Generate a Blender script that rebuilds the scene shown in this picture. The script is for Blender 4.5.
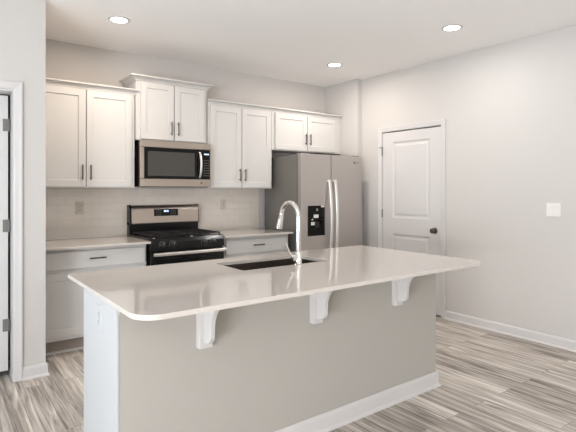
import bpy, bmesh, math
from mathutils import Vector, Matrix

for o in list(bpy.data.objects):
    bpy.data.objects.remove(o, do_unlink=True)
S = bpy.context.scene
COL = S.collection
PI = math.pi

# ------------------------------------------------------------------ camera
cam_d = bpy.data.cameras.new('camera')
cam = bpy.data.objects.new('camera', cam_d)
COL.objects.link(cam)
cam.location = (0, 0, 1.3506)
cam.rotation_euler = (PI / 2, 0, -0.6427)
cam_d.sensor_width = 36
cam_d.lens = 472.87 / 576 * 36
cam_d.shift_y = (190.54 - 216) / 576
cam_d.clip_start = 0.02
S.camera = cam

# ------------------------------------------------------------------ world, daylight, exposure
W = bpy.data.worlds.new('world')
S.world = W
W.use_nodes = True
W.node_tree.nodes['Background'].inputs[0].default_value = (0.80, 0.90, 1.0, 1)
W.node_tree.nodes['Background'].inputs[1].default_value = 0.5


def area(name, loc, rot, sx, sy, power, color, shape='RECTANGLE'):
    d = bpy.data.lights.new(name, 'AREA')
    d.shape = shape
    d.size = sx
    if shape == 'RECTANGLE':
        d.size_y = sy
    d.energy = power
    d.color = color
    o = bpy.data.objects.new(name, d)
    COL.objects.link(o)
    o.location = loc
    o.rotation_euler = rot
    return o


# daylight through the windows of the living area behind the camera; the two west lamps
# are added fill, tilted upwards to brighten the ceiling
area('ceiling_fill_patio_door', (-3.10, 2.4, 0.8), (0, -PI / 2 - 0.8, 0), 1.2, 1.9, 50, (0.64, 0.86, 1.0))
area('ceiling_fill_west', (-3.10, -0.9, 0.9), (0, -PI / 2 - 0.8, 0), 1.2, 2.4, 385, (0.93, 0.955, 1.0))
area('daylight_front', (2.35, -3.58, 1.45), (PI / 2, 0, 0), 3.6, 1.7, 30, (1.0, 0.99, 0.90))
DOWNLIGHTS = [(1.209, 3.914), (3.549, 2.398), (3.55, 3.882)]
DOWN_POWER = [(12.5, (1.0, 0.84, 0.70)), (9, (1.0, 0.98, 0.96)), (14, (1.0, 0.89, 0.80))]

S.view_settings.view_transform = 'Standard'
S.view_settings.look = 'None'
S.view_settings.gamma = 1
S.view_settings.use_curve_mapping = False
S.view_settings.exposure = 0.04

# ------------------------------------------------------------------ materials


def lin(r, g, b):
    f = lambda v: (v / 255 / 12.92) if v / 255 <= 0.04045 else ((v / 255 + 0.055) / 1.055) ** 2.4
    return (f(r), f(g), f(b), 1)


def mat(name, col, rough=0.5, metal=0.0, spec=0.5, noise=0.0, nscale=40.0, bump=0.0, emit=None, coat=0.0):
    m = bpy.data.materials.new(name)
    m.use_nodes = True
    nt = m.node_tree
    b = nt.nodes['Principled BSDF']
    b.inputs['Base Color'].default_value = col
    b.inputs['Roughness'].default_value = rough
    b.inputs['Metallic'].default_value = metal
    b.inputs['Specular IOR Level'].default_value = spec
    b.inputs['Coat Weight'].default_value = coat
    if emit:
        b.inputs['Emission Color'].default_value = emit[0]
        b.inputs['Emission Strength'].default_value = emit[1]
    if noise or bump:
        tc = nt.nodes.new('ShaderNodeTexCoord')
        nz = nt.nodes.new('ShaderNodeTexNoise')
        nz.inputs['Scale'].default_value = nscale
        nz.inputs['Detail'].default_value = 3
        nt.links.new(tc.outputs['Object'], nz.inputs['Vector'])
        if noise:
            mx = nt.nodes.new('ShaderNodeMix')
            mx.data_type = 'RGBA'
            mx.inputs[6].default_value = tuple(c * (1 - noise) for c in col[:3]) + (1,)
            mx.inputs[7].default_value = tuple(min(1, c * (1 + noise)) for c in col[:3]) + (1,)
            nt.links.new(nz.outputs['Fac'], mx.inputs[0])
            nt.links.new(mx.outputs[2], b.inputs['Base Color'])
        if bump:
            bp = nt.nodes.new('ShaderNodeBump')
            bp.inputs['Strength'].default_value = bump
            bp.inputs['Distance'].default_value = 0.002
            nt.links.new(nz.outputs['Fac'], bp.inputs['Height'])
            nt.links.new(bp.outputs['Normal'], b.inputs['Normal'])
    return m


def brushed(name, col, rough, axis):
    m = mat(name, col, rough, 1.0)
    nt = m.node_tree
    b = nt.nodes['Principled BSDF']
    tc = nt.nodes.new('ShaderNodeTexCoord')
    mp = nt.nodes.new('ShaderNodeMapping')
    mp.inputs['Scale'].default_value = {'x': (3, 300, 300), 'z': (300, 300, 3), 'y': (300, 3, 300)}[axis]
    nz = nt.nodes.new('ShaderNodeTexNoise')
    nz.inputs['Scale'].default_value = 1.0
    nz.inputs['Detail'].default_value = 2
    rr = nt.nodes.new('ShaderNodeMapRange')
    rr.inputs['To Min'].default_value = rough * 0.8
    rr.inputs['To Max'].default_value = rough * 1.25
    nt.links.new(tc.outputs['Object'], mp.inputs['Vector'])
    nt.links.new(mp.outputs['Vector'], nz.inputs['Vector'])
    nt.links.new(nz.outputs['Fac'], rr.inputs['Value'])
    nt.links.new(rr.outputs['Result'], b.inputs['Roughness'])
    return m


M = {}
M['wall'] = mat('wall_paint', lin(196, 192, 188), 0.7, spec=0.25, bump=0.05, nscale=300)
M['ceiling'] = mat('ceiling_paint', lin(246, 244, 242), 0.9, spec=0.1, bump=0.08, nscale=250)
M['trim'] = mat('trim_paint', lin(201, 198, 196), 0.35, spec=0.4)
M['cab'] = mat('cabinet_paint', lin(203, 201, 198), 0.38, spec=0.4)
M['panel_end'] = mat('island_end_paint', lin(188, 189, 190), 0.4, spec=0.35)
M['knee'] = mat('island_wall_paint', lin(170, 166, 159), 0.7, spec=0.2, bump=0.05, nscale=300)
M['quartz'] = mat('quartz', lin(200, 193, 186), 0.06, spec=1.0, noise=0.015, nscale=60)
M['nickel'] = brushed('dark_nickel', lin(96, 88, 82), 0.32, 'z')
M['steel'] = brushed('steel', lin(178, 166, 156), 0.33, 'x')
M['steel_fridge'] = brushed('steel_fridge', lin(192, 186, 182), 0.46, 'x')
M['steel_bright'] = mat('steel_bright', lin(238, 235, 231), 0.34, 1.0)
M['chrome'] = mat('chrome', lin(235, 233, 230), 0.09, 1.0)
M['sink'] = brushed('sink_steel', lin(120, 110, 104), 0.35, 'y')
M['fridge_side'] = mat('fridge_side', lin(112, 108, 102), 0.42, spec=0.45, bump=0.1, nscale=500)
M['black'] = mat('black_enamel', lin(22, 21, 21), 0.16, spec=0.25)
M['glass_black'] = mat('black_glass', lin(12, 12, 12), 0.05, spec=0.22)
M['hinge'] = mat('hinge_metal', lin(118, 116, 112), 0.45, 0.3)
M['plate_beige'] = mat('plate_beige', lin(196, 186, 174), 0.4, spec=0.3)
M['toe'] = mat('toe_kick_shaded', lin(165, 155, 146), 0.6, spec=0.2)  # greyer than the white cabinets: shade of the recess put into the colour
M['window_dark'] = mat('oven_window', lin(62, 60, 57), 0.08, spec=0.55)
M['iron'] = mat('cast_iron', lin(22, 21, 21), 0.55, spec=0.4, bump=0.3, nscale=200)
M['knob'] = mat('knob_black', lin(30, 29, 29), 0.25, spec=0.6)
M['plastic'] = mat('white_plastic', lin(222, 219, 215), 0.35)
M['slot'] = mat('socket_slot', lin(70, 66, 62), 0.5)
M['gasket'] = mat('dark_gap', lin(26, 25, 24), 0.7)
M['dark_void'] = mat('dark_void', lin(40, 38, 36), 0.9, spec=0.1)
M['lens'] = mat('light_lens', (1, 1, 1, 1), 0.5, emit=((1.0, 0.96, 0.9, 1), 9))
M['digits'] = mat('display_digits', lin(200, 220, 255), 0.5, emit=(lin(190, 215, 255), 1.4))
M['mark'] = mat('grey_mark', lin(92, 90, 90), 0.4)
M['sticker'] = mat('white_sticker', lin(214, 210, 204), 0.5)
M['panel_grey'] = mat('control_print', lin(120, 118, 116), 0.4)
M['sky'] = mat('window_frame_paint', lin(240, 240, 238), 0.4)
M['grout'] = mat('trim_edge', lin(205, 198, 192), 0.5)


def floor_material():
    m = bpy.data.materials.new('vinyl_planks')
    m.use_nodes = True
    nt = m.node_tree
    N, L = nt.nodes, nt.links
    b = N['Principled BSDF']
    tc = N.new('ShaderNodeTexCoord')
    # planks run along Y: swap axes so that the brick rows follow Y
    mp = N.new('ShaderNodeMapping')
    mp.inputs['Rotation'].default_value = (0, 0, PI / 2)
    L.new(tc.outputs['Object'], mp.inputs['Vector'])
    br = N.new('ShaderNodeTexBrick')
    br.offset = 0.37
    br.inputs['Scale'].default_value = 1.0
    br.inputs['Brick Width'].default_value = 1.22
    br.inputs['Row Height'].default_value = 0.15
    br.inputs['Mortar Size'].default_value = 0.0016
    br.inputs['Mortar Smooth'].default_value = 0.2
    br.inputs['Bias'].default_value = 0.0
    br.inputs['Color1'].default_value = (0, 0, 0, 1)
    br.inputs['Color2'].default_value = (1, 1, 1, 1)
    br.inputs['Mortar'].default_value = (0.5, 0.5, 0.5, 1)
    L.new(mp.outputs['Vector'], br.inputs['Vector'])
    # per plank random offset for the grain
    vm = N.new('ShaderNodeVectorMath'); vm.operation = 'SCALE'
    vm.inputs[3].default_value = 7.3
    L.new(br.outputs['Color'], vm.inputs[0])
    va = N.new('ShaderNodeVectorMath'); va.operation = 'ADD'
    L.new(tc.outputs['Object'], va.inputs[0]); L.new(vm.outputs[0], va.inputs[1])
    def grain(scale, detail, dist):
        q = N.new('ShaderNodeMapping'); q.inputs['Scale'].default_value = scale
        L.new(va.outputs[0], q.inputs['Vector'])
        n = N.new('ShaderNodeTexNoise'); n.inputs['Scale'].default_value = 1
        n.inputs['Detail'].default_value = detail; n.inputs['Distortion'].default_value = dist
        n.inputs['Roughness'].default_value = 0.6
        L.new(q.outputs[0], n.inputs['Vector'])
        return n.outputs['Fac']
    g1 = grain((30, 1.3, 1), 6, 1.2)
    g2 = grain((75, 3.0, 1), 3, 0.3)
    g3 = grain((7, 0.6, 1), 2, 0.8)
    def mth(op, a, bb):
        n = N.new('ShaderNodeMath'); n.operation = op
        for i, v in enumerate((a, bb)):
            if isinstance(v, float): n.inputs[i].default_value = v
            else: L.new(v, n.inputs[i])
        return n.outputs[0]
    mixv = mth('ADD', mth('ADD', mth('MULTIPLY', g1, 0.66), mth('MULTIPLY', g2, 0.24)), mth('MULTIPLY', g3, 0.14))
    sep = N.new('ShaderNodeSeparateColor'); L.new(br.outputs['Color'], sep.inputs[0])
    mixv = mth('ADD', mixv, mth('MULTIPLY', mth('SUBTRACT', sep.outputs[0], 0.5), 0.10))
    rp = N.new('ShaderNodeValToRGB')
    e = rp.color_ramp.elements
    e[0].position = 0.40; e[0].color = FLOOR_COLS[0]
    e[1].position = 0.64; e[1].color = FLOOR_COLS[3]
    k = e.new(0.48); k.color = FLOOR_COLS[1]
    k = e.new(0.56); k.color = FLOOR_COLS[2]
    L.new(mixv, rp.inputs[0])
    mx = N.new('ShaderNodeMix'); mx.data_type = 'RGBA'
    L.new(br.outputs['Fac'], mx.inputs[0])
    L.new(rp.outputs[0], mx.inputs[6]); mx.inputs[7].default_value = lin(128, 118, 110)
    L.new(mx.outputs[2], b.inputs['Base Color'])
    b.inputs['Roughness'].default_value = 0.42
    b.inputs['Specular IOR Level'].default_value = 0.4
    bp = N.new('ShaderNodeBump'); bp.inputs['Strength'].default_value = 0.15; bp.inputs['Distance'].default_value = 0.002
    L.new(mixv, bp.inputs['Height']); L.new(bp.outputs[0], b.inputs['Normal'])
    return m


FLOOR_COLS = [lin(116, 108, 100), lin(164, 155, 146), lin(196, 187, 178), lin(226, 218, 208)]
M['floor'] = floor_material()


def tile_material():
    m = bpy.data.materials.new('subway_tile')
    m.use_nodes = True
    nt = m.node_tree
    N, L = nt.nodes, nt.links
    b = N['Principled BSDF']
    tc = N.new('ShaderNodeTexCoord')
    mp = N.new('ShaderNodeMapping')
    mp.inputs['Rotation'].default_value = (-PI / 2, 0, 0)
    L.new(tc.outputs['Object'], mp.inputs['Vector'])
    br = N.new('ShaderNodeTexBrick')
    br.inputs['Scale'].default_value = 1
    br.inputs['Brick Width'].default_value = 0.152
    br.inputs['Row Height'].default_value = 0.0762
    br.inputs['Mortar Size'].default_value = 0.0016
    br.inputs['Mortar Smooth'].default_value = 0.1
    br.inputs['Color1'].default_value = lin(214, 205, 195)
    br.inputs['Color2'].default_value = lin(219, 210, 200)
    br.inputs['Mortar'].default_value = lin(202, 193, 183)
    L.new(mp.outputs[0], br.inputs['Vector'])
    L.new(br.outputs['Color'], b.inputs['Base Color'])
    b.inputs['Roughness'].default_value = 0.16
    b.inputs['Specular IOR Level'].default_value = 0.5
    bp = N.new('ShaderNodeBump'); bp.invert = True
    bp.inputs['Strength'].default_value = 0.5; bp.inputs['Distance'].default_value = 0.0015
    L.new(br.outputs['Fac'], bp.inputs['Height']); L.new(bp.outputs[0], b.inputs['Normal'])
    return m


M['tile'] = tile_material()

# ------------------------------------------------------------------ mesh helpers


class MB:
    def __init__(self):
        self.bm = bmesh.new()

    def box(self, x0, x1, y0, y1, z0, z1):
        v = [self.bm.verts.new(p) for p in ((x0, y0, z0), (x1, y0, z0), (x1, y1, z0), (x0, y1, z0),
                                            (x0, y0, z1), (x1, y0, z1), (x1, y1, z1), (x0, y1, z1))]
        for f in ((0, 3, 2, 1), (4, 5, 6, 7), (0, 1, 5, 4), (1, 2, 6, 5), (2, 3, 7, 6), (3, 0, 4, 7)):
            self.bm.faces.new([v[i] for i in f])
        return self

    def rings(self, rings, cap0=True, cap1=True, closed=False):
        """loft a list of equal-length closed loops"""
        R = [[self.bm.verts.new(p) for p in r] for r in rings]
        n = len(R[0])
        pairs = list(zip(R[:-1], R[1:]))
        if closed:
            pairs.append((R[-1], R[0]))
        for a, b in pairs:
            for i in range(n):
                j = (i + 1) % n
                self.bm.faces.new((a[i], a[j], b[j], b[i]))
        if not closed:
            if cap0:
                self.bm.faces.new(R[0][::-1])
            if cap1:
                self.bm.faces.new(R[-1])
        return self

    def tube(self, pts, rad, n=12, cap=True):
        pts = [Vector(p) for p in pts]
        rads = rad if isinstance(rad, (list, tuple)) else [rad] * len(pts)
        t = (pts[1] - pts[0]).normalized()
        up = Vector((0, 0, 1)) if abs(t.z) < 0.9 else Vector((1, 0, 0))
        nrm = t.cross(up).normalized()
        rings = []
        for i, p in enumerate(pts):
            if i == 0: t = pts[1] - pts[0]
            elif i == len(pts) - 1: t = pts[-1] - pts[-2]
            else: t = (pts[i + 1] - pts[i]).normalized() + (pts[i] - pts[i - 1]).normalized()
            t.normalize()
            nrm = (nrm - t * nrm.dot(t)).normalized()
            bn = t.cross(nrm)
            rings.append([p + (nrm * math.cos(2 * PI * k / n) + bn * math.sin(2 * PI * k / n)) * rads[i] for k in range(n)])
        return self.rings(rings, cap, cap)

    def lathe(self, c, axis, prof, n=24):
        """prof: list of (radius, distance along axis)"""
        a = Vector(axis).normalized()
        u = a.cross(Vector((0, 0, 1)) if abs(a.z) < 0.9 else Vector((1, 0, 0))).normalized()
        w = a.cross(u)
        c = Vector(c)
        rr = [[c + a * d + (u * math.cos(2 * PI * k / n) + w * math.sin(2 * PI * k / n)) * max(r, 1e-4) for k in range(n)] for r, d in prof]
        return self.rings(rr)

    def sweep(self, path, prof, fn, closed_path=False):
        """path: 2D points; prof: closed loop of (offset to the right of the path, height); fn maps (a, b, h) to xyz"""
        P = [Vector(p) for p in path]
        out = []
        for i, p in enumerate(P):
            d0 = (P[i] - P[i - 1]).normalized() if i > 0 else None
            d1 = (P[i + 1] - P[i]).normalized() if i < len(P) - 1 else None
            d0 = d0 or d1
            d1 = d1 or d0
            n0 = Vector((d0.y, -d0.x)); n1 = Vector((d1.y, -d1.x))
            m = (n0 + n1).normalized()
            m = m / max(0.2, m.dot(n0))
            out.append([fn(p.x + m.x * o, p.y + m.y * o, h) for o, h in prof])
        return self.rings(out)

    def slab(self, w, h, t, panels, rings, M4):
        """flat slab, front at y=0 facing -y, with recessed panels on the front"""
        bm2 = bmesh.new()
        xs = sorted({0, w, *[p[0] for p in panels], *[p[2] for p in panels]})
        zs = sorted({0, h, *[p[1] for p in panels], *[p[3] for p in panels]})
        V = {}
        def v(x, y, z):
            k = (round(x, 5), round(y, 5), round(z, 5))
            if k not in V: V[k] = bm2.verts.new(k)
            return V[k]
        def inpan(x, z): return any(p[0] < x < p[2] and p[1] < z < p[3] for p in panels)
        for i in range(len(xs) - 1):
            for j in range(len(zs) - 1):
                if not inpan((xs[i] + xs[i + 1]) / 2, (zs[j] + zs[j + 1]) / 2):
                    bm2.faces.new((v(xs[i], 0, zs[j]), v(xs[i + 1], 0, zs[j]), v(xs[i + 1], 0, zs[j + 1]), v(xs[i], 0, zs[j + 1])))
        for p in panels:
            prev = None
            for ins, dep in [(0, 0)] + rings:
                r = [v(p[0] + ins, dep, p[1] + ins), v(p[2] - ins, dep, p[1] + ins), v(p[2] - ins, dep, p[3] - ins), v(p[0] + ins, dep, p[3] - ins)]
                if prev:
                    for k in range(4):
                        bm2.faces.new((prev[k], prev[(k + 1) % 4], r[(k + 1) % 4], r[k]))
                prev = r
            bm2.faces.new(prev)
        bxs = [v(x, 0, 0) for x in xs]; txs = [v(x, 0, h) for x in xs]
        B = [v(0, t, 0), v(w, t, 0), v(w, t, h), v(0, t, h)]
        bm2.faces.new((B[0], B[1]) + tuple(reversed(bxs)))
        bm2.faces.new(tuple(txs) + (B[2], B[3]))
        lz = [v(0, 0, z) for z in zs]; rz = [v(w, 0, z) for z in zs]
        bm2.faces.new((B[3], B[0]) + tuple(lz))
        bm2.faces.new((B[1], B[2]) + tuple(reversed(rz)))
        bm2.faces.new((B[0], B[3], B[2], B[1]))
        bmesh.ops.transform(bm2, matrix=M4, verts=bm2.verts)
        me = bpy.data.meshes.new('tmp'); bm2.to_mesh(me); bm2.free()
        self.bm.from_mesh(me); bpy.data.meshes.remove(me)
        return self

    def build(self, name, material, parent=None, smooth=False, bevel=0.0, seg=2):
        bm = self.bm
        bmesh.ops.recalc_face_normals(bm, faces=bm.faces)
        off = Vector((0, 0, 0))
        p = parent
        while p is not None:
            off += p.location
            p = p.parent
        if parent is not None:
            bmesh.ops.translate(bm, verts=bm.verts, vec=-off)
        me = bpy.data.meshes.new(name)
        bm.to_mesh(me)
        bm.free()
        me.materials.append(material)
        o = bpy.data.objects.new(name, me)
        COL.objects.link(o)
        o.parent = parent
        if smooth:
            for f in me.polygons: f.use_smooth = True
            me.set_sharp_from_angle(angle=math.radians(40))
        if bevel:
            b = o.modifiers.new('bevel', 'BEVEL')
            b.width = bevel; b.segments = seg; b.limit_method = 'ANGLE'; b.angle_limit = math.radians(40)
            b.harden_normals = False
        return o


def thing(name, label, cat, loc, group=None):
    o = bpy.data.objects.new(name, None)
    COL.objects.link(o)
    o.location = loc
    o.empty_display_size = 0.1
    tag(o, label, cat, group)
    return o


def tag(o, label, cat, group=None):
    o['label'] = label
    o['category'] = cat
    if group: o['group'] = group
    return o


def structure(o):
    o['kind'] = 'structure'
    return o


def T(x, y, z): return Matrix.Translation((x, y, z))


def rrect(x0, x1, y0, y1, r, n=8):
    """rounded rectangle loop, r is a radius or four (x0y0, x1y0, x1y1, x0y1)"""
    r = r if isinstance(r, (list, tuple)) else (r,) * 4
    pts = []
    for (cx, cy, a0, rr) in ((x0 + r[0], y0 + r[0], PI, r[0]), (x1 - r[1], y0 + r[1], 1.5 * PI, r[1]),
                             (x1 - r[2], y1 - r[2], 0, r[2]), (x0 + r[3], y1 - r[3], PI / 2, r[3])):
        for k in range(n + 1):
            a = a0 + PI / 2 * k / n
            pts.append((cx + rr * math.cos(a), cy + rr * math.sin(a)))
    return pts


# ------------------------------------------------------------------ dimensions
H = 2.746
XR, XA, YJ = 4.312, 4.231, 4.20
YB = 4.816
XL, YL = 0.655, 3.837           # outer corner of the pantry wall on the left
XW, YS = -3.0, -3.5             # living area behind the camera
ZC = 0.896                      # worktop height

# ------------------------------------------------------------------ room shell
structure(MB().box(XW - 0.15, XR + 0.6, YS - 0.15, YB + 0.15, -0.1, 0).build('floor', M['floor']))
structure(MB().box(XW - 0.15, XR + 0.6, YS - 0.15, YB + 0.15, H, H + 0.1).build('ceiling', M['ceiling']))
structure(MB().box(XL - 0.1, XR + 0.6, YB, YB + 0.15, 0, H).build('wall_back', M['wall']))
# right wall, with the recess of the door
DY0, DY1, DZ = 3.046, 3.866, 2.044
m = MB()
m.box(XR, XR + 0.15, YS - 0.15, DY0 - 0.02, 0, H)
m.box(XR, XR + 0.15, DY1 + 0.02, YJ, 0, H)
m.box(XR, XR + 0.15, DY0 - 0.02, DY1 + 0.02, DZ + 0.02, H)
m.box(XA, XR + 0.15, YJ, YB, 0, H)
structure(m.build('wall_right', M['wall']))
structure(MB().box(XR + 0.15, XR + 0.2, DY0 - 0.3, DY1 + 0.3, 0, 2.4).build('wall_closet', M['dark_void']))
# left pantry wall with its door opening
LX0, LX1 = -0.36, 0.447
YLT = 0.185
m = MB()
m.box(LX1 + 0.015, XL, YL, YL + YLT, 0, H)
m.box(XW - 0.15, LX0 - 0.015, YL, YL + YLT, 0, H)
m.box(LX0 - 0.015, LX1 + 0.015, YL, YL + YLT, 2.065, H)
m.box(XL - 0.1, XL, YL + YLT, YB, 0, H)
structure(m.build('wall_left', M['wall']))
structure(MB().box(LX0 - 0.3, XL - 0.1, YL + 0.5, YL + 0.55, 0, 2.4).build('wall_pantry', M['dark_void']))

# walls behind the camera with the window openings
m = MB()
WEST = [(0.04, 2.14, 1.45, 3.35), (0.2, 2.3, -2.1, 0.3)]
m.box(XW - 0.15, XW, YS - 0.15, WEST[1][2], 0, H)
m.box(XW - 0.15, XW, WEST[1][3], WEST[0][2], 0, H)
m.box(XW - 0.15, XW, WEST[0][3], YB, 0, H)
for wz0, wz1, wy0, wy1 in WEST:
    m.box(XW - 0.15, XW, wy0, wy1, 0, wz0); m.box(XW - 0.15, XW, wy0, wy1, wz1, H)
structure(m.build('wall_west', M['wall']))
m = MB()
fx0, fx1, fz0, fz1 = 0.55, 4.15, 0.6, 2.3
m.box(XW, fx0, YS - 0.15, YS, 0, H); m.box(fx1, XR, YS - 0.15, YS, 0, H)
m.box(fx0, fx1, YS - 0.15, YS, 0, fz0); m.box(fx0, fx1, YS - 0.15, YS, fz1, H)
structure(m.build('wall_front', M['wall']))
for nm, (wz0, wz1, wy0, wy1) in zip(('door_3', 'window_1'), WEST):
    m = MB()
    for k in range(3):
        y = wy0 + (wy1 - wy0) * k / 2
        m.box(XW - 0.06, XW - 0.01, y - 0.04, y + 0.04, wz0, wz1)
    for z in (wz0, wz1):
        m.box(XW - 0.06, XW - 0.01, wy0, wy1, z - 0.04, z + 0.04)
    structure(m.build(nm, M['sky']))
m = MB()
for k in range(4):
    x = fx0 + (fx1 - fx0) * k / 3
    m.box(x - 0.04, x + 0.04, YS - 0.06, YS - 0.01, fz0, fz1)
for z in (fz0, (fz0 + fz1) / 2, fz1):
    m.box(fx0, fx1, YS - 0.06, YS - 0.01, z - 0.03, z + 0.03)
structure(m.build('window_2', M['sky']))

# tiled backsplash
structure(MB().box(XL, 3.150, YB - 0.009, YB, ZC - 0.01, 1.374).build('wall_backsplash', M['tile']))
structure(MB().box(3.150, 3.158, YB - 0.011, YB, ZC - 0.01, 1.374).build('trim_4', M['grout']))

# ------------------------------------------------------------------ baseboards and casings
BASE = [(0, 0), (0.024, 0), (0.024, 0.006), (0.021, 0.013), (0.014, 0.018), (0.013, 0.075), (0.010, 0.084), (0.004, 0.090), (0, 0.090)]
xy = lambda a, b, h: (a, b, h)
CO = 0.058
structure(MB().sweep([(XR, DY0 - CO), (XR, YS)][::-1], [(-o, h) for o, h in BASE], xy).build('baseboard_right', M['trim']))
structure(MB().sweep([(XA, YB), (XA, YJ), (XR, YJ), (XR, DY1 + CO)], BASE, xy).build('baseboard_alcove', M['trim']))
structure(MB().sweep([(LX1 + CO, YL), (XL, YL), (XL, 4.25)], BASE, xy).build('baseboard_left', M['trim']))
structure(MB().sweep([(XW, YL), (LX0 - CO, YL)], BASE, xy).build('baseboard_hall', M['trim']))
structure(MB().sweep([(XR, YS), (XW, YS), (XW, YL)], BASE, xy).build('baseboard_front', M['trim']))

CAS = [(0.004, 0), (0.004, 0.010), (0.010, 0.012), (0.035, 0.015), (0.045, 0.018), (CO - 0.002, 0.018), (CO, 0.016), (CO, 0)]
# casing of the right door: plane of the wall, (a, b) = (y, z)
structure(MB().sweep([(DY0, 0), (DY0, DZ), (DY1, DZ), (DY1, 0)], [(-o, h) for o, h in CAS], lambda a, b, h: (XR - h, a, b)).build('trim_1', M['trim']))
structure(MB().sweep([(LX0, 0), (LX0, 2.06), (LX1, 2.06), (LX1, 0)], [(-o, h) for o, h in CAS], lambda a, b, h: (a, YL - h, b)).build('trim_2', M['trim']))
# jambs
m = MB()
m.box(XR, XR + 0.13, DY0 - 0.02, DY0, 0, DZ); m.box(XR, XR + 0.13, DY1, DY1 + 0.02, 0, DZ); m.box(XR, XR + 0.13, DY0 - 0.02, DY1 + 0.02, DZ, DZ + 0.02)
structure(m.build('trim_3', M['trim']))
m = MB()
m.box(LX0 - 0.015, LX0, YL, YL + YLT, 0, 2.065); m.box(LX1, LX1 + 0.015, YL, YL + YLT, 0, 2.065); m.box(LX0, LX1, YL, YL + YLT, 2.05, 2.065)
structure(m.build('trim_5', M['trim']))

# ------------------------------------------------------------------ doors
RAISED = [(0.004, 0.006), (0.016, 0.010), (0.028, 0.010), (0.050, 0.003)]
dz0 = 0.018
dh = DZ - 0.011 - dz0
rot = Matrix.Rotation(-PI / 2, 4, 'Z')
# local x runs along -Y of the room, front faces -X
dw = (DY1 - 0.004) - (DY0 + 0.004)
px0, px1 = (DY1 - 0.004) - 3.708, (DY1 - 0.004) - 3.190
mtx = T(XR + 0.002, DY1 - 0.004, dz0) @ rot
d1 = structure(MB().slab(dw, dh, 0.035, [(px0, 0.22 - dz0, px1, 0.845 - dz0), (px0, 1.035 - dz0, px1, 1.917 - dz0)], RAISED, mtx).build('door_1', M['trim'], bevel=0.0015))
kp = MB().lathe((XR + 0.002, 3.122, 0.919), (-1, 0, 0), [(0.032, 0), (0.032, 0.006), (0.028, 0.009), (0.012, 0.012), (0.011, 0.03), (0.018, 0.034), (0.027, 0.042), (0.029, 0.052), (0.025, 0.062), (0.012, 0.067), (0.0, 0.068)])
kp.build('knob', M['nickel'], d1, smooth=True)
for z, pin in ((1.815, True), (1.08, False), (0.25, False)):
    h = MB().tube([(XR - 0.008, DY1 - 0.001, z - 0.047), (XR - 0.008, DY1 - 0.001, z + 0.047)], 0.0075)
    if pin:
        h.tube([(XR - 0.008, DY1 - 0.001, z + 0.05), (XR - 0.030, DY1 + 0.035, z + 0.05)], 0.004)
        h.tube([(XR - 0.008, DY1 - 0.001, z + 0.046), (XR - 0.008, DY1 - 0.001, z + 0.056)], 0.010)
    h.build('hinge', M['hinge'], d1, smooth=True)

lz0 = 0.045
yD = YL + 0.130
d2w = LX1 - 0.016 - (LX0 + 0.004)
d2 = structure(MB().slab(d2w, 2.038 - lz0, 0.035, [(0.13, 0.2, d2w - 0.13, 0.8), (0.13, 1.0, d2w - 0.13, 1.87)], RAISED, T(LX0 + 0.004, yD, lz0)).build('door_2', M['trim'], bevel=0.0015))
for z in (1.825, 1.095, 0.375):
    h = MB().box(LX1 - 0.050, LX1 - 0.017, yD - 0.003, yD, z - 0.045, z + 0.045)
    for dz in (-0.03, 0.0, 0.03):
        h.lathe((LX1 - 0.037 + (0.006 if dz == 0 else 0), yD - 0.003, z + dz), (0, -1, 0), [(0.0045, 0), (0.0035, 0.0015)], 8)
    h.tube([(LX1 - 0.010, yD - 0.005, z - 0.045), (LX1 - 0.010, yD - 0.005, z + 0.045)], 0.006)
    h.build('hinge', M['hinge'], d2, smooth=True)

# ------------------------------------------------------------------ cabinets
SHAKER = [(0.0015, 0.009), (0.006, 0.0095)]
HANDLE_L = 0.135


def pull(parent, c, vertical, name='handle'):
    """bar pull on two posts; c is on the door face, which faces -Y"""
    x, y, z = c
    l = HANDLE_L / 2
    m = MB()
    if vertical:
        m.tube([(x, y - 0.028, z - l), (x, y - 0.028, z + l)], 0.0058)
        for s in (-1, 1): m.tube([(x, y, z + s * l * 0.72), (x, y - 0.028, z + s * l * 0.72)], 0.0045, 8)
    else:
        m.tube([(x - l, y - 0.028, z), (x + l, y - 0.028, z)], 0.0058)
        for s in (-1, 1): m.tube([(x + s * l * 0.72, y, z), (x + s * l * 0.72, y - 0.028, z)], 0.0045, 8)
    return m.build(name, M['nickel'], parent, smooth=True)


def shaker(parent, name, x0, x1, z0, z1, yf, rail=0.06, t=0.019):
    return MB().slab(x1 - x0, z1 - z0, t, [(rail, rail, x1 - x0 - rail, z1 - z0 - rail)], SHAKER, T(x0, yf, z0)).build(name, M['cab'], parent, bevel=0.0012)


CROWN = [(0, 0), (0.006, 0), (0.008, 0.012), (0.016, 0.026), (0.032, 0.036), (0.038, 0.038), (0.038, 0.050), (0, 0.050)]
YF = 4.510       # face frame of the wall cabinets
YD = 4.490       # face of their doors


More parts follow.
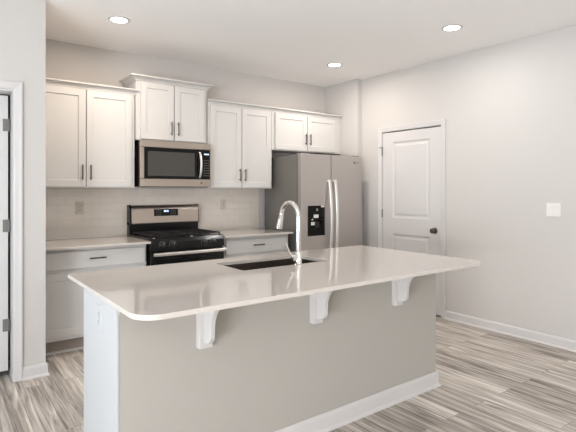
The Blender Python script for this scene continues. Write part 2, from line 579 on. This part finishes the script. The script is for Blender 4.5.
def wall_cabinet(label, x0, x1, z0, z1, doors, yf=YF, crown_h=0.050, crown_out=0.044, returns='', hz=None, rail=0.06, dz=(0.012, 0.012), mid=None):
    t = thing('wall_cabinet', label, 'cabinet', ((x0 + x1) / 2, YB, z0))
    yd = yf - 0.02
    m = MB()
    m.box(x0, x1, yf, YB - 0.001, z0, z1)
    m.build('cabinet_body', M['cab'], t, bevel=0.001)
    for i, (a, b) in enumerate(doors):
        d = shaker(t, 'door', a, b, z0 + dz[0], z1 - dz[1], yd, rail)
        hx = b - 0.030 if i == 0 else a + 0.030
        pull(d, (hx, yd, hz), True)
    k = crown_h / 0.05
    ko = crown_out / 0.038
    prof = [(o * ko, h * k) for o, h in CROWN]
    path = []
    if 'L' in returns: path.append((x0, YB - 0.002))
    path += [(x0, yf), (x1, yf)]
    if 'R' in returns: path.append((x1, YB - 0.002))
    MB().sweep(path, prof, lambda a, b, h: (a, b, z1 - 0.004 + h)).build('crown_moulding', M['cab'], t)
    return t


wall_cabinet('white shaker wall cabinet at the far left, against the pantry wall corner', XL + 0.003, 1.538, 1.374, 2.270,
             [(0.686, 1.091), (1.101, 1.508)], returns='R', hz=1.515)
wall_cabinet('raised white shaker wall cabinet with deep crown, directly above the microwave', 1.548, 2.296, 1.838, 2.412,
             [(1.592, 1.923), (1.935, 2.264)], yf=4.497, crown_h=0.047, crown_out=0.062, returns='LR', hz=1.966, rail=0.055)
wall_cabinet('tall white shaker wall cabinet between the microwave and the refrigerator', 2.314, 3.139, 1.374, 2.270,
             [(2.342, 2.722), (2.731, 3.118)], hz=1.520)
wall_cabinet('short wide white shaker wall cabinet above the refrigerator', 3.142, XA - 0.004, 1.822, 2.270,
             [(3.182, 3.655), (3.664, 4.137)], hz=1.972)

YBD = 4.198      # face of the base doors


def base_cabinet(label, x0, x1, dx0, dx1, split):
    t = thing('base_cabinet', label, 'cabinet', ((x0 + x1) / 2, YB, 0))
    zt = ZC - 0.021
    MB().box(x0, x1, YBD + 0.02, YB - 0.011, 0.12, zt).build('cabinet_body', M['cab'], t, bevel=0.001)
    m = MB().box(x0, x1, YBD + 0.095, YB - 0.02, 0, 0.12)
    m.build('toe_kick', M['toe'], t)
    MB().sweep([(x0, YBD + 0.095), (x1, YBD + 0.095)], [(0, 0), (0.014, 0), (0.013, 0.008), (0.008, 0.015), (0, 0.018)], xy).build('shoe_moulding', M['trim'], t)
    dr = MB().slab(dx1 - dx0, 0.142, 0.019, [], SHAKER, T(dx0, YBD, 0.700)).build('drawer', M['cab'], t, bevel=0.0025)
    pull(dr, ((dx0 + dx1) / 2, YBD, 0.780), False)
    for i, (a, b) in enumerate(((dx0, split - 0.004), (split + 0.004, dx1))):
        d = shaker(t, 'door', a, b, 0.152, 0.672, YBD)
        pull(d, (b - 0.03 if i == 0 else a + 0.03, YBD, 0.585), True)
    return t


base_cabinet('white base cabinet at the far left, between the pantry wall and the gas range', XL + 0.014, 1.546, 0.70, 1.530, 1.092)
base_cabinet('white base cabinet between the gas range and the refrigerator', 2.328, 3.160, 2.364, 3.132, 2.748)

YCF = 4.140
tag(MB().box(XL + 0.002, 1.550, YCF - 0.03, YB - 0.010, ZC - 0.020, ZC).build('worktop', M['quartz'], bevel=0.002),
    'pale quartz worktop left of the gas range, under the left wall cabinet', 'worktop')
tag(MB().box(2.325, 3.174, YCF, YB - 0.012, ZC - 0.020, ZC).build('worktop', M['quartz'], bevel=0.002),
    'pale quartz worktop between the gas range and the refrigerator', 'worktop')

# ------------------------------------------------------------------ microwave
mx0, mx1, mz0, mz1, my = 1.563, 2.306, 1.388, 1.834, 4.415
mw = thing('microwave', 'stainless over-the-range microwave with dark glass door, hung above the gas range', 'microwave', ((mx0 + mx1) / 2, YB, mz0))
m = MB().box(mx0, mx1, my + 0.045, YB - 0.012, mz0, mz1 - 0.002)
m.box(mx0 + 0.02, mx1 - 0.02, my + 0.02, my + 0.05, mz0 - 0.004, mz0 + 0.012)
m.build('microwave_body', M['black'], mw, bevel=0.002)
xd = 2.205      # split between door and control panel
m = MB().box(mx0, mx1, my, my + 0.045, mz1 - 0.066, mz1)
m.build('top_trim', M['steel'], mw, bevel=0.004)
fr = MB()
fr.box(mx0, mx1, my, my + 0.045, mz0, mz0 + 0.076)
fr.build('bottom_trim', M['steel'], mw, bevel=0.004)
dr = MB().box(mx0, xd - 0.002, my + 0.001, my + 0.044, mz0 + 0.077, mz1 - 0.067)
dr = dr.build('door', M['steel'], mw, bevel=0.003)
MB().box(mx0 + 0.036, xd - 0.003, my - 0.0012, my + 0.002, mz0 + 0.079, mz1 - 0.069).build('door_glass', M['glass_black'], dr)
MB().box(mx0 + 0.070, xd - 0.085, my - 0.0020, my - 0.0008, mz0 + 0.105, mz1 - 0.105).build('window', M['window_dark'], dr)
hx = 2.172
arc = [(hx, my - 0.010 - 0.038 * math.sin(PI * k / 14) ** 0.7, mz0 + 0.092 + 0.262 * k / 14) for k in range(15)]
h = MB()
h.rings([[(p[0] + dx, p[1] + dy, p[2]) for dx, dy in rrect(-0.011, 0.011, -0.008, 0.008, 0.006, 4)] for p in arc])
h.build('handle', M['steel_bright'], dr, smooth=True)
cp = MB().box(xd, mx1 - 0.012, my - 0.001, my + 0.044, mz0 + 0.077, mz1 - 0.067).build('control_panel', M['glass_black'], mw, bevel=0.001)
MB().box(mx1 - 0.012, mx1, my, my + 0.044, mz0 + 0.0765, mz1 - 0.0665).build('side_trim', M['steel'], mw, bevel=0.003)
for k, w in enumerate((0.008, 0.010, 0.008, 0.012)):
    MB().box(xd + 0.022 + k * 0.013, xd + 0.022 + k * 0.013 + w, my - 0.002, my - 0.0005, 1.717, 1.730).build('digit', M['digits'], cp)
for i in range(3):
    for j in range(7):
        MB().box(xd + 0.018 + i * 0.022, xd + 0.030 + i * 0.022, my - 0.0018, my - 0.0005, 1.50 + j * 0.026, 1.506 + j * 0.026).build('button', M['panel_grey'], cp)
MB().lathe((2.196, my - 0.0005, mz0 + 0.040), (0, -1, 0), [(0.010, 0), (0.010, 0.002)], 20).build('logo', M['mark'], mw)

# ------------------------------------------------------------------ gas range
rx0, rx1, ry = 1.561, 2.314, 4.150
cx = (rx0 + rx1) / 2
rg = thing('gas_range', 'stainless and black gas range with a backguard, below the microwave', 'range', (cx, YB, 0))
m = MB().box(rx0, rx1, ry + 0.04, YB - 0.05, 0.07, 0.885)
for x in (rx0 + 0.05, rx1 - 0.05):
    for y in (ry + 0.1, YB - 0.12): m.lathe((x, y, 0), (0, 0, 1), [(0.018, 0), (0.018, 0.02), (0.01, 0.025), (0.01, 0.075)], 12)
m.build('range_body', M['black'], rg)
m = MB().box(rx0 - 0.004, rx1 + 0.002, ry + 0.02, YB - 0.075, 0.884, 0.914)
m.build('cooktop', M['black'], rg, bevel=0.006)
# control panel, slightly sloped
m = MB()
m.rings([[(x, ry + 0.050, 0.800), (x, ry - 0.004, 0.800), (x, ry + 0.002, 0.875), (x, ry + 0.020, 0.912), (x, ry + 0.050, 0.912)] for x in (rx0, rx1)])
cpn = m.build('control_panel', M['black'], rg, bevel=0.003)
for kx in (1.672, 1.772, 2.096, 2.192):
    k = MB().lathe((kx, ry, 0.852), (0, -1, 0.08), [(0.026, 0), (0.026, 0.006), (0.021, 0.008), (0.018, 0.030), (0.015, 0.033), (0, 0.033)], 20)
    k.box(kx - 0.004, kx + 0.004, ry - 0.038, ry - 0.010, 0.834, 0.874)
    kn = k.build('knob', M['knob'], rg, smooth=True)
    MB().box(kx - 0.0015, kx + 0.0015, ry - 0.0390, ry - 0.0375, 0.862, 0.873).build('pointer', M['steel_bright'], kn)
    arc_ = [(kx + 0.034 * math.cos(math.radians(210 - g_ * 20)), ry - 0.002, 0.852 + 0.034 * math.sin(math.radians(210 - g_ * 20))) for g_ in range(13)]
    MB().tube(arc_, 0.0012, 6).build('dial_mark', M['panel_grey'], kn)
od = MB().box(rx0 + 0.004, rx1 - 0.004, ry - 0.004, ry + 0.038, 0.255, 0.792).build('oven_door', M['black'], rg, bevel=0.004)
MB().box(rx0 + 0.060, rx1 - 0.060, ry - 0.0055, ry - 0.003, 0.34, 0.715).build('window', M['glass_black'], od)
m = MB()
m.rings([[(x, ry - 0.055 + dy, 0.772 + dz) for dy, dz in rrect(-0.010, 0.010, -0.015, 0.015, 0.008, 4)] for x in (rx0 + 0.012, rx1 - 0.006)])
for x in (rx0 + 0.05, rx1 - 0.05): m.box(x - 0.012, x + 0.012, ry - 0.050, ry - 0.003, 0.762, 0.782)
m.build('handle', M['steel_bright'], od, smooth=True)
bd = MB().box(rx0 + 0.004, rx1 - 0.004, ry - 0.002, ry + 0.038, 0.085, 0.248).build('drawer', M['steel'], rg, bevel=0.004)
# backguard
yb0 = YB - 0.100
m = MB().box(rx0, rx1, yb0 + 0.012, YB - 0.012, 0.88, 1.030)
m.build('riser', M['black'], rg, bevel=0.004)
m = MB()
m.rings([[(x, y, z) for y, z in ((YB - 0.012, 1.012), (yb0 + 0.004, 1.012), (yb0 - 0.006, 1.018), (yb0 + 0.004, 1.150), (yb0 + 0.016, 1.186), (yb0 + 0.034, 1.200), (YB - 0.012, 1.200))] for x in (rx0 + 0.018, rx1 - 0.004)])
bg = m.build('backguard', M['steel'], rg, smooth=True, bevel=0.002)
for x0_, x1_ in ((rx0 + 0.000, rx0 + 0.018), (rx1 - 0.004, rx1)):
    m = MB()
    m.rings([[(x, y, z) for y, z in ((YB - 0.012, 1.006), (yb0 + 0.002, 1.006), (yb0 - 0.010, 1.014), (yb0 + 0.000, 1.152), (yb0 + 0.013, 1.190), (yb0 + 0.033, 1.205), (YB - 0.012, 1.205))] for x in (x0_, x1_)])
    m.build('end_cap', M['black'], rg)
tilt = 0.0757
m = MB()
def on_guard(x, z, d): return (x, yb0 - 0.006 + (z - 1.018) * tilt - d, z)
def guard_plate(mb, xa, xb, za, zb, d0, d1):
    mb.rings([[on_guard(x, za, d0), on_guard(x, za, d1), on_guard(x, zb, d1), on_guard(x, zb, d0)] for x in (xa, xb)])
guard_plate(m, 1.812, 2.074, 1.088, 1.158, -0.002, 0.003)
ds = m.build('display', M['glass_black'], bg)
for x in (1.918, 1.930, 1.946, 1.958):
    m = MB()
    guard_plate(m, x, x + 0.009, 1.128, 1.146, 0.002, 0.0040)
    m.build('digit', M['digits'], bg)
for x in (1.832, 1.854, 1.876, 1.990, 2.012, 2.034):
    for z in (1.102, 1.122, 1.140):
        m = MB()
        guard_plate(m, x, x + 0.011, z, z + 0.004, 0.002, 0.0036)
        m.build('button', M['panel_grey'], bg)
# burners and grates
for bx in (rx0 + 0.19, rx1 - 0.19):
    for by in (ry + 0.17, ry + 0.43):
        b_ = MB().lathe((bx, by, 0.912), (0, 0, 1), [(0.055, 0), (0.052, 0.006), (0.036, 0.008), (0.036, 0.014), (0.030, 0.018), (0, 0.019)], 20)
        b_.build('burner', M['iron'], rg, smooth=True)
for gx0, gx1 in ((rx0 + 0.02, cx - 0.004), (cx + 0.004, rx1 - 0.02)):
    g = MB()
    gy0, gy1 = ry + 0.045, YB - 0.125
    zt0, zt1 = 0.928, 0.940
    for x in (gx0, gx1 - 0.012): g.box(x, x + 0.012, gy0, gy1, zt0, zt1)
    for k in range(5):
        y = gy0 + (gy1 - gy0 - 0.012) * k / 4
        g.box(gx0, gx1, y, y + 0.012, zt0, zt1)
    mxx = (gx0 + gx1) / 2
    g.box(mxx - 0.006, mxx + 0.006, gy0, gy1, zt0, zt1)
    for x in (gx0, gx1 - 0.012):
        for y in (gy0, (gy0 + gy1) / 2, gy1 - 0.012): g.box(x, x + 0.012, y, y + 0.012, 0.912, zt0 + 0.002)
    g.build('grate', M['iron'], rg, bevel=0.002)
# bright discs standing in for highlights along the cooktop front
for x in (1.602, 1.975):
    m = MB().lathe((x, ry + 0.028, 0.913), (0, 0, 1), [(0.012, 0), (0.010, 0.004), (0, 0.005)], 12)
    m.build('glint_disc', M['steel_bright'], rg, smooth=True)

# ------------------------------------------------------------------ refrigerator
qx0, qx1, qy, qz = 3.213, 4.138, 4.045, 1.758
rf = thing('refrigerator', 'stainless side-by-side refrigerator with long bowed handles and water dispenser', 'refrigerator', ((qx0 + qx1) / 2, YB, 0))
m = MB().box(qx0 + 0.004, qx1 - 0.004, qy + 0.078, YB - 0.045, 0.02, 1.748)
m.box(qx0 + 0.02, qx1 - 0.02, qy + 0.03, qy + 0.08, 0.02, 0.10)
m.build('cabinet_body', M['fridge_side'], rf, bevel=0.004)
MB().box(qx0 + 0.012, qx1 - 0.012, qy + 0.066, qy + 0.080, 0.10, 1.745).build('door_gasket', M['gasket'], rf)
sp = 3.648
def fr_door(a, b): return MB().box(a, b, qy, qy + 0.066, 0.105, qz).build('door', M['steel_fridge'], rf, bevel=0.004, seg=2)
dl = fr_door(qx0, sp - 0.0055)
drr = fr_door(sp + 0.0055, qx1)
for x0_, x1_ in ((qx0 + 0.02, qx0 + 0.12), (qx1 - 0.12, qx1 - 0.02)):
    MB().box(x0_, x1_, qy + 0.015, qy + 0.13, qz - 0.012, qz + 0.008).build('hinge_cover', M['fridge_side'], rf, bevel=0.003)
def fr_handle(x, p):
    n = 22
    za, zb = 0.55, 1.475
    arc = [(x, qy - 0.020 - 0.042 * (math.sin(PI * k / n) ** 0.75), za + (zb - za) * k / n) for k in range(n + 1)]
    m = MB()
    m.rings([[(q[0] + dx, q[1] + dy, q[2]) for dx, dy in rrect(-0.018, 0.018, -0.010, 0.010, 0.007, 4)] for q in arc])
    for z in (za + 0.012, zb - 0.012): m.box(x - 0.012, x + 0.012, qy - 0.020, qy + 0.001, z - 0.012, z + 0.012)
    return m.build('handle', M['steel_bright'], p, smooth=True)
fr_handle(3.603, dl)
fr_handle(3.690, drr)
# dispenser in the left door
sx0, sx1, sz0, sz1 = 3.302, 3.548, 0.845, 1.182
dsp = MB()
dsp.slab(sx1 - sx0, sz1 - sz0, 0.004, [(0.022, 0.02, sx1 - sx0 - 0.022, 0.215)], [(0.004, 0.003), (0.02, 0.0035)], T(sx0, qy - 0.005, sz0))
dsp = dsp.build('dispenser', M['glass_black'], dl, bevel=0.001)
# (sub-parts of the refrigerator itself, so that nothing nests deeper than three levels)
MB().rings([[(x, y, z) for y, z in ((qy - 0.004, 1.000), (qy - 0.016, 0.99), (qy - 0.012, 0.935), (qy - 0.003, 0.935))] for x in (3.395, 3.455)]).build('dispenser_paddle', M['knob'], dl)
MB().lathe((3.432, qy - 0.005, 1.136), (0, -1, 0), [(0.017, 0), (0.017, 0.002), (0.013, 0.002), (0.013, 0.0005)], 24).build('dispenser_dial', M['panel_grey'], dl)
for (a, b, c, d_) in ((3.381, 3.452, 1.045, 1.082), (3.345, 3.405, 0.965, 1.000), (3.490, 3.540, 1.163, 1.180), (3.352, 3.374, 1.022, 1.034)):
    MB().box(a, b, qy - 0.0062, qy - 0.0045, c, d_).build('sticker', M['sticker'], dl)
# badge: a small disc and two letters
MB().lathe((4.018, qy - 0.0002, 1.683), (0, -1, 0), [(0.014, 0), (0.014, 0.0015)], 20).build('logo', M['mark'], drr)
fc = bpy.data.curves.new('logo', 'FONT')
fc.body = 'LG'; fc.size = 0.036; fc.extrude = 0.0006
fo = bpy.data.objects.new('letters', fc); COL.objects.link(fo)
lm = bpy.data.meshes.new_from_object(fo)
bpy.data.objects.remove(fo, do_unlink=True)
lm.materials.clear(); lm.materials.append(M['mark'])
lo = bpy.data.objects.new('logo', lm); COL.objects.link(lo)
lo.parent = drr
lo.location = Vector((4.041, qy - 0.0010, 1.670)) - rf.location
lo.rotation_euler = (PI / 2, 0, 0)

# ------------------------------------------------------------------ island
ix0, ix1 = 0.611, 2.785
iy0, iy1 = 2.0085, 2.72
isl = thing('kitchen_island', 'kitchen island with grey seating side, white end panel and three white corbels', 'island', ((ix0 + ix1) / 2, (iy0 + iy1) / 2, 0))
zt = ZC - 0.0205
MB().box(ix0 + 0.074, ix1 - 0.022, iy0 + 0.12, iy1 - 0.035, 0, zt - 0.22).build('cabinet_body', M['cab'], isl)
MB().box(ix0 + 0.008, ix1, iy0, iy0 + 0.115, 0, zt).build('knee_wall', M['knee'], isl, bevel=0.002)
MB().box(ix0 - 0.002, ix0 + 0.008, iy0 - 0.002, 2.545, 0, zt).build('end_panel', M['panel_end'], isl, bevel=0.001)
MB().box(ix1 - 0.02, ix1 - 0.001, iy0 + 0.115, iy1 - 0.06, 0, zt).build('end_panel', M['panel_end'], isl, bevel=0.002)
MB().box(ix0 + 0.072, ix1 - 0.02, iy1 - 0.036, iy1 - 0.016, 0.11, zt).build('cabinet_front', M['cab'], isl, bevel=0.002)
MB().box(ix0 + 0.054, ix0 + 0.072, 2.53, iy1 - 0.016, 0, zt).build('cabinet_side', M['cab'], isl, bevel=0.002)
MB().box(ix0 - 0.004, ix0 + 0.022, iy0 - 0.045, iy0 - 0.003, zt - 0.038, zt).build('support_block', M['knee'], isl, bevel=0.002)
MB().sweep([(ix0 + 0.009, iy0), (ix1, iy0), (ix1, iy0 + 0.3)], [(o * 1.05, h * 1.1) for o, h in BASE], xy).build('baseboard', M['trim'], isl)
# corbels: a thick back plate and a slim bracket with a curved front edge
for x in (0.972, 1.652, 2.326):
    w = 0.068
    m = MB().box(x, x + w, iy0 - 0.034, iy0, 0.622, zt)
    f0 = 0.030
    prof = [(f0, 0.652)]
    for k in range(7):
        a = PI / 2 * k / 6
        prof.append((f0 + 0.020 + 0.048 * math.sin(a), 0.688 - 0.036 * math.cos(a)))
    prof.append((f0 + 0.070, 0.712))
    for k in range(9):
        a = PI / 2 * k / 8
        prof.append((f0 + 0.070 + 0.105 * (1 - math.cos(a)), 0.722 + 0.120 * math.sin(a)))
    prof += [(f0 + 0.182, 0.848), (f0 + 0.182, zt), (f0, zt)]
    m.rings([[(xx, iy0 - d, z) for d, z in prof] for xx in (x + 0.022, x + 0.046)])
    m.build('corbel', M['trim'], isl, bevel=0.0015)
# worktop with a cut-out for the sink
wx0, wx1, wy0_, wy1_ = 0.583, 2.838, 1.668, 2.790
kx0, kx1, ky0, ky1 = 1.405, 2.052, 2.300, 2.640
bm = bmesh.new()
def loop(pts):
    vs = [bm.verts.new((p[0], p[1], ZC)) for p in pts]
    return [bm.edges.new((vs[i], vs[(i + 1) % len(vs)])) for i in range(len(vs))]
ed = loop(rrect(wx0, wx1, wy0_, wy1_, (0.10, 0.075, 0.02, 0.02), 10)) + loop(rrect(kx0, kx1, ky0, ky1, 0.022, 6))
fs = bmesh.ops.triangle_fill(bm, use_beauty=True, use_dissolve=False, edges=ed)
faces = [g for g in fs['geom'] if isinstance(g, bmesh.types.BMFace)]
ex = bmesh.ops.extrude_face_region(bm, geom=faces)
bmesh.ops.translate(bm, verts=[g for g in ex['geom'] if isinstance(g, bmesh.types.BMVert)], vec=(0, 0, -0.020))
mb = MB(); mb.bm.free(); mb.bm = bm
tag(mb.build('island_worktop', M['quartz'], bevel=0.002), 'large glossy pale quartz worktop with rounded corners on the kitchen island', 'worktop')

# undermount sink
sk = thing('kitchen_sink', 'undermount stainless sink set into the island worktop', 'sink', ((kx0 + kx1) / 2, (ky0 + ky1) / 2, ZC - 0.21))
zs = ZC - 0.0205
g = 0.004
def lp(d, z, r): return [(p[0], p[1], z) for p in rrect(kx0 + d, kx1 - d, ky0 + d, ky1 - d, r, 6)]
m = MB()
m.rings([lp(-0.012, zs, 0.03), lp(-0.002, zs, 0.047), lp(-0.002, zs - 0.16, 0.047), lp(0.02, zs - 0.185, 0.05), lp(0.06, zs - 0.19, 0.05),
         lp(0.06, zs - 0.193, 0.05), lp(0.018, zs - 0.188, 0.05), lp(-0.005, zs - 0.16, 0.049), lp(-0.005, zs - 0.003, 0.049), lp(-0.012, zs - 0.003, 0.05)][0:10], closed=False, cap0=False, cap1=False)
bw = m
# close the bottom between inner and outer shells by two caps
bw2 = [lp(0.06, zs - 0.19, 0.05)]
bw.bm.faces.new([bw.bm.verts.new(p) for p in lp(0.06, zs - 0.1901, 0.05)])
bw.bm.faces.new([bw.bm.verts.new(p) for p in lp(0.06, zs - 0.1929, 0.05)][::-1])
bw.build('basin', M['sink'], sk, smooth=True)
MB().lathe(((kx0 + kx1) / 2, (ky0 + ky1) / 2, zs - 0.190), (0, 0, 1), [(0.045, 0), (0.045, 0.003), (0.035, 0.002), (0.02, 0.001), (0, 0.001)], 20).build('drain', M['steel_bright'], sk, smooth=True)

# faucet
fx, fy = 1.772, 2.262
fa = thing('kitchen_faucet', 'tall chrome gooseneck pull-down faucet beside the island sink', 'faucet', (fx, fy, ZC))
MB().lathe((fx, fy, ZC), (0, 0, 1), [(0.027, 0), (0.027, 0.006), (0.023, 0.010), (0.021, 0.012), (0.021, 0.075), (0.019, 0.080), (0.0, 0.080)], 24).build('base', M['chrome'], fa, smooth=True)
R = 0.087
pts = [(fx, fy, ZC + 0.07), (fx, fy, ZC + 0.2), (fx, fy, ZC + 0.292)]
for k in range(1, 15):
    a = PI - (PI * 0.94) * k / 14
    pts.append((fx, fy + R + R * math.cos(a), ZC + 0.292 + R * math.sin(a)))
MB().tube(pts, 0.0145, 16).build('spout', M['chrome'], fa, smooth=True)
e = Vector(pts[-1]); dv = (Vector(pts[-1]) - Vector(pts[-2])).normalized()
m = MB().lathe(e - dv * 0.002, dv, [(0.0155, 0), (0.0165, 0.004), (0.0155, 0.010), (0.0175, 0.04), (0.0205, 0.085), (0.0215, 0.100), (0.019, 0.103), (0, 0.103)], 20)
m.build('spray_head', M['chrome'], fa, smooth=True)
m = MB().tube([(fx - 0.015, fy, ZC + 0.048), (fx - 0.048, fy, ZC + 0.048)], 0.016, 16)
m.tube([(fx - 0.040, fy, ZC + 0.050), (fx - 0.062, fy + 0.004, ZC + 0.080), (fx - 0.088, fy + 0.008, ZC + 0.135)], [0.008, 0.0065, 0.005], 12)
m.build('handle', M['chrome'], fa, smooth=True)

# ------------------------------------------------------------------ outlets and switches
def frame(origin, u, n):
    u, n, o = Vector(u), Vector(n), Vector(origin)
    return lambda a, b, d: tuple(o + u * a + Vector((0, 0, 1)) * b + n * d)


def plate(mb, f, a0, a1, b0, b1, d0, d1, r=0.004):
    mb.rings([[f(a, b, d0) for a, b in rrect(a0, a1, b0, b1, r, 3)], [f(a, b, d1) for a, b in rrect(a0, a1, b0, b1, r, 3)]])
    return mb


def outlet(label, c, u, n, group=None, gang=1, kind='outlet', w=0.072, h=0.116, pm='plate_beige'):
    f = frame(c, u, n)
    t = thing('wall_outlet' if kind == 'outlet' else 'light_switch', label, 'outlet' if kind == 'outlet' else 'switch', c, group)
    W2 = w / 2
    plate(MB(), f, -W2, W2, -h / 2, h / 2, 0, 0.006).build('cover_plate', M[pm], t, bevel=0.0015)
    for g_ in range(gang):
        ox = (g_ - (gang - 1) / 2) * 0.046
        if kind == 'outlet':
            m = MB()
            r_ = plate(m, f, ox - 0.0165, ox + 0.0165, -0.034, 0.034, 0.004, 0.0085).build('receptacle', M[pm], t)
            for s in (-1, 1):
                m = MB()
                for dx in (-0.0065, 0.0065): plate(m, f, ox + dx - 0.0013, ox + dx + 0.0013, s * 0.018 - 0.001, s * 0.018 + 0.008, 0.007, 0.0088, 0.0005)
                plate(m, f, ox - 0.0025, ox + 0.0025, s * 0.018 - 0.010, s * 0.018 - 0.005, 0.007, 0.0088, 0.002)
                m.build('socket', M['slot'], r_)
        else:
            plate(MB(), f, ox - 0.0165, ox + 0.0165, -0.034, 0.034, 0.004, 0.0085).build('rocker', M[pm], t, bevel=0.001)
            # tilted paddle
            m = MB()
            m.rings([[f(a, -0.031, 0.0082), f(a, 0.031, 0.0082), f(a, 0.031, 0.0135), f(a, 0.0, 0.0100), f(a, -0.031, 0.0090)] for a in (ox - 0.0135, ox + 0.0135)])
            m.build('paddle', M[pm], t)
    return t


outlet('pale beige outlet on the tiled backsplash left of the gas range', (1.115, YB - 0.009, 1.184), (1, 0, 0), (0, -1, 0), 'backsplash outlets')
outlet('pale beige outlet on the tiled backsplash right of the gas range', (2.664, YB - 0.009, 1.190), (1, 0, 0), (0, -1, 0), 'backsplash outlets')
outlet('white outlet on the white end panel of the kitchen island', (ix0, 2.255, 0.766), (0, -1, 0), (-1, 0, 0), pm='panel_end')
outlet('white double rocker light switch on the right wall, right of the door', (XR, 1.906, 1.184), (0, -1, 0), (-1, 0, 0), gang=2, kind='switch', w=0.118, h=0.118, pm='plastic')

# ------------------------------------------------------------------ recessed ceiling lights
LAB = ['round recessed ceiling light at the left, above the left cabinets', 'round recessed ceiling light at the right, in front of the white door and island',
       'round recessed ceiling light in front of the refrigerator, near the far corner']
for (x, y), lb, (watt, tint) in zip(DOWNLIGHTS, LAB, DOWN_POWER):
    t = thing('recessed_light', lb, 'ceiling light', (x, y, H), 'recessed ceiling lights')
    MB().lathe((x, y, H), (0, 0, -1), [(0.086, 0.0), (0.086, 0.003), (0.080, 0.006), (0.066, 0.007), (0.064, 0.004), (0.064, 0.0)], 36).build('trim_ring', M['trim'], t, smooth=True)
    MB().lathe((x, y, H), (0, 0, -1), [(0.0635, 0.0035), (0.0635, 0.0065), (0.05, 0.0085), (0, 0.009)], 36).build('lens', M['lens'], t, smooth=True)
    d = bpy.data.lights.new('lamp', 'AREA'); d.shape = 'DISK'; d.size = 0.09; d.energy = watt; d.color = tint
    lo = bpy.data.objects.new('lamp', d); COL.objects.link(lo); lo.location = (0, 0, -0.0125); lo.parent = t
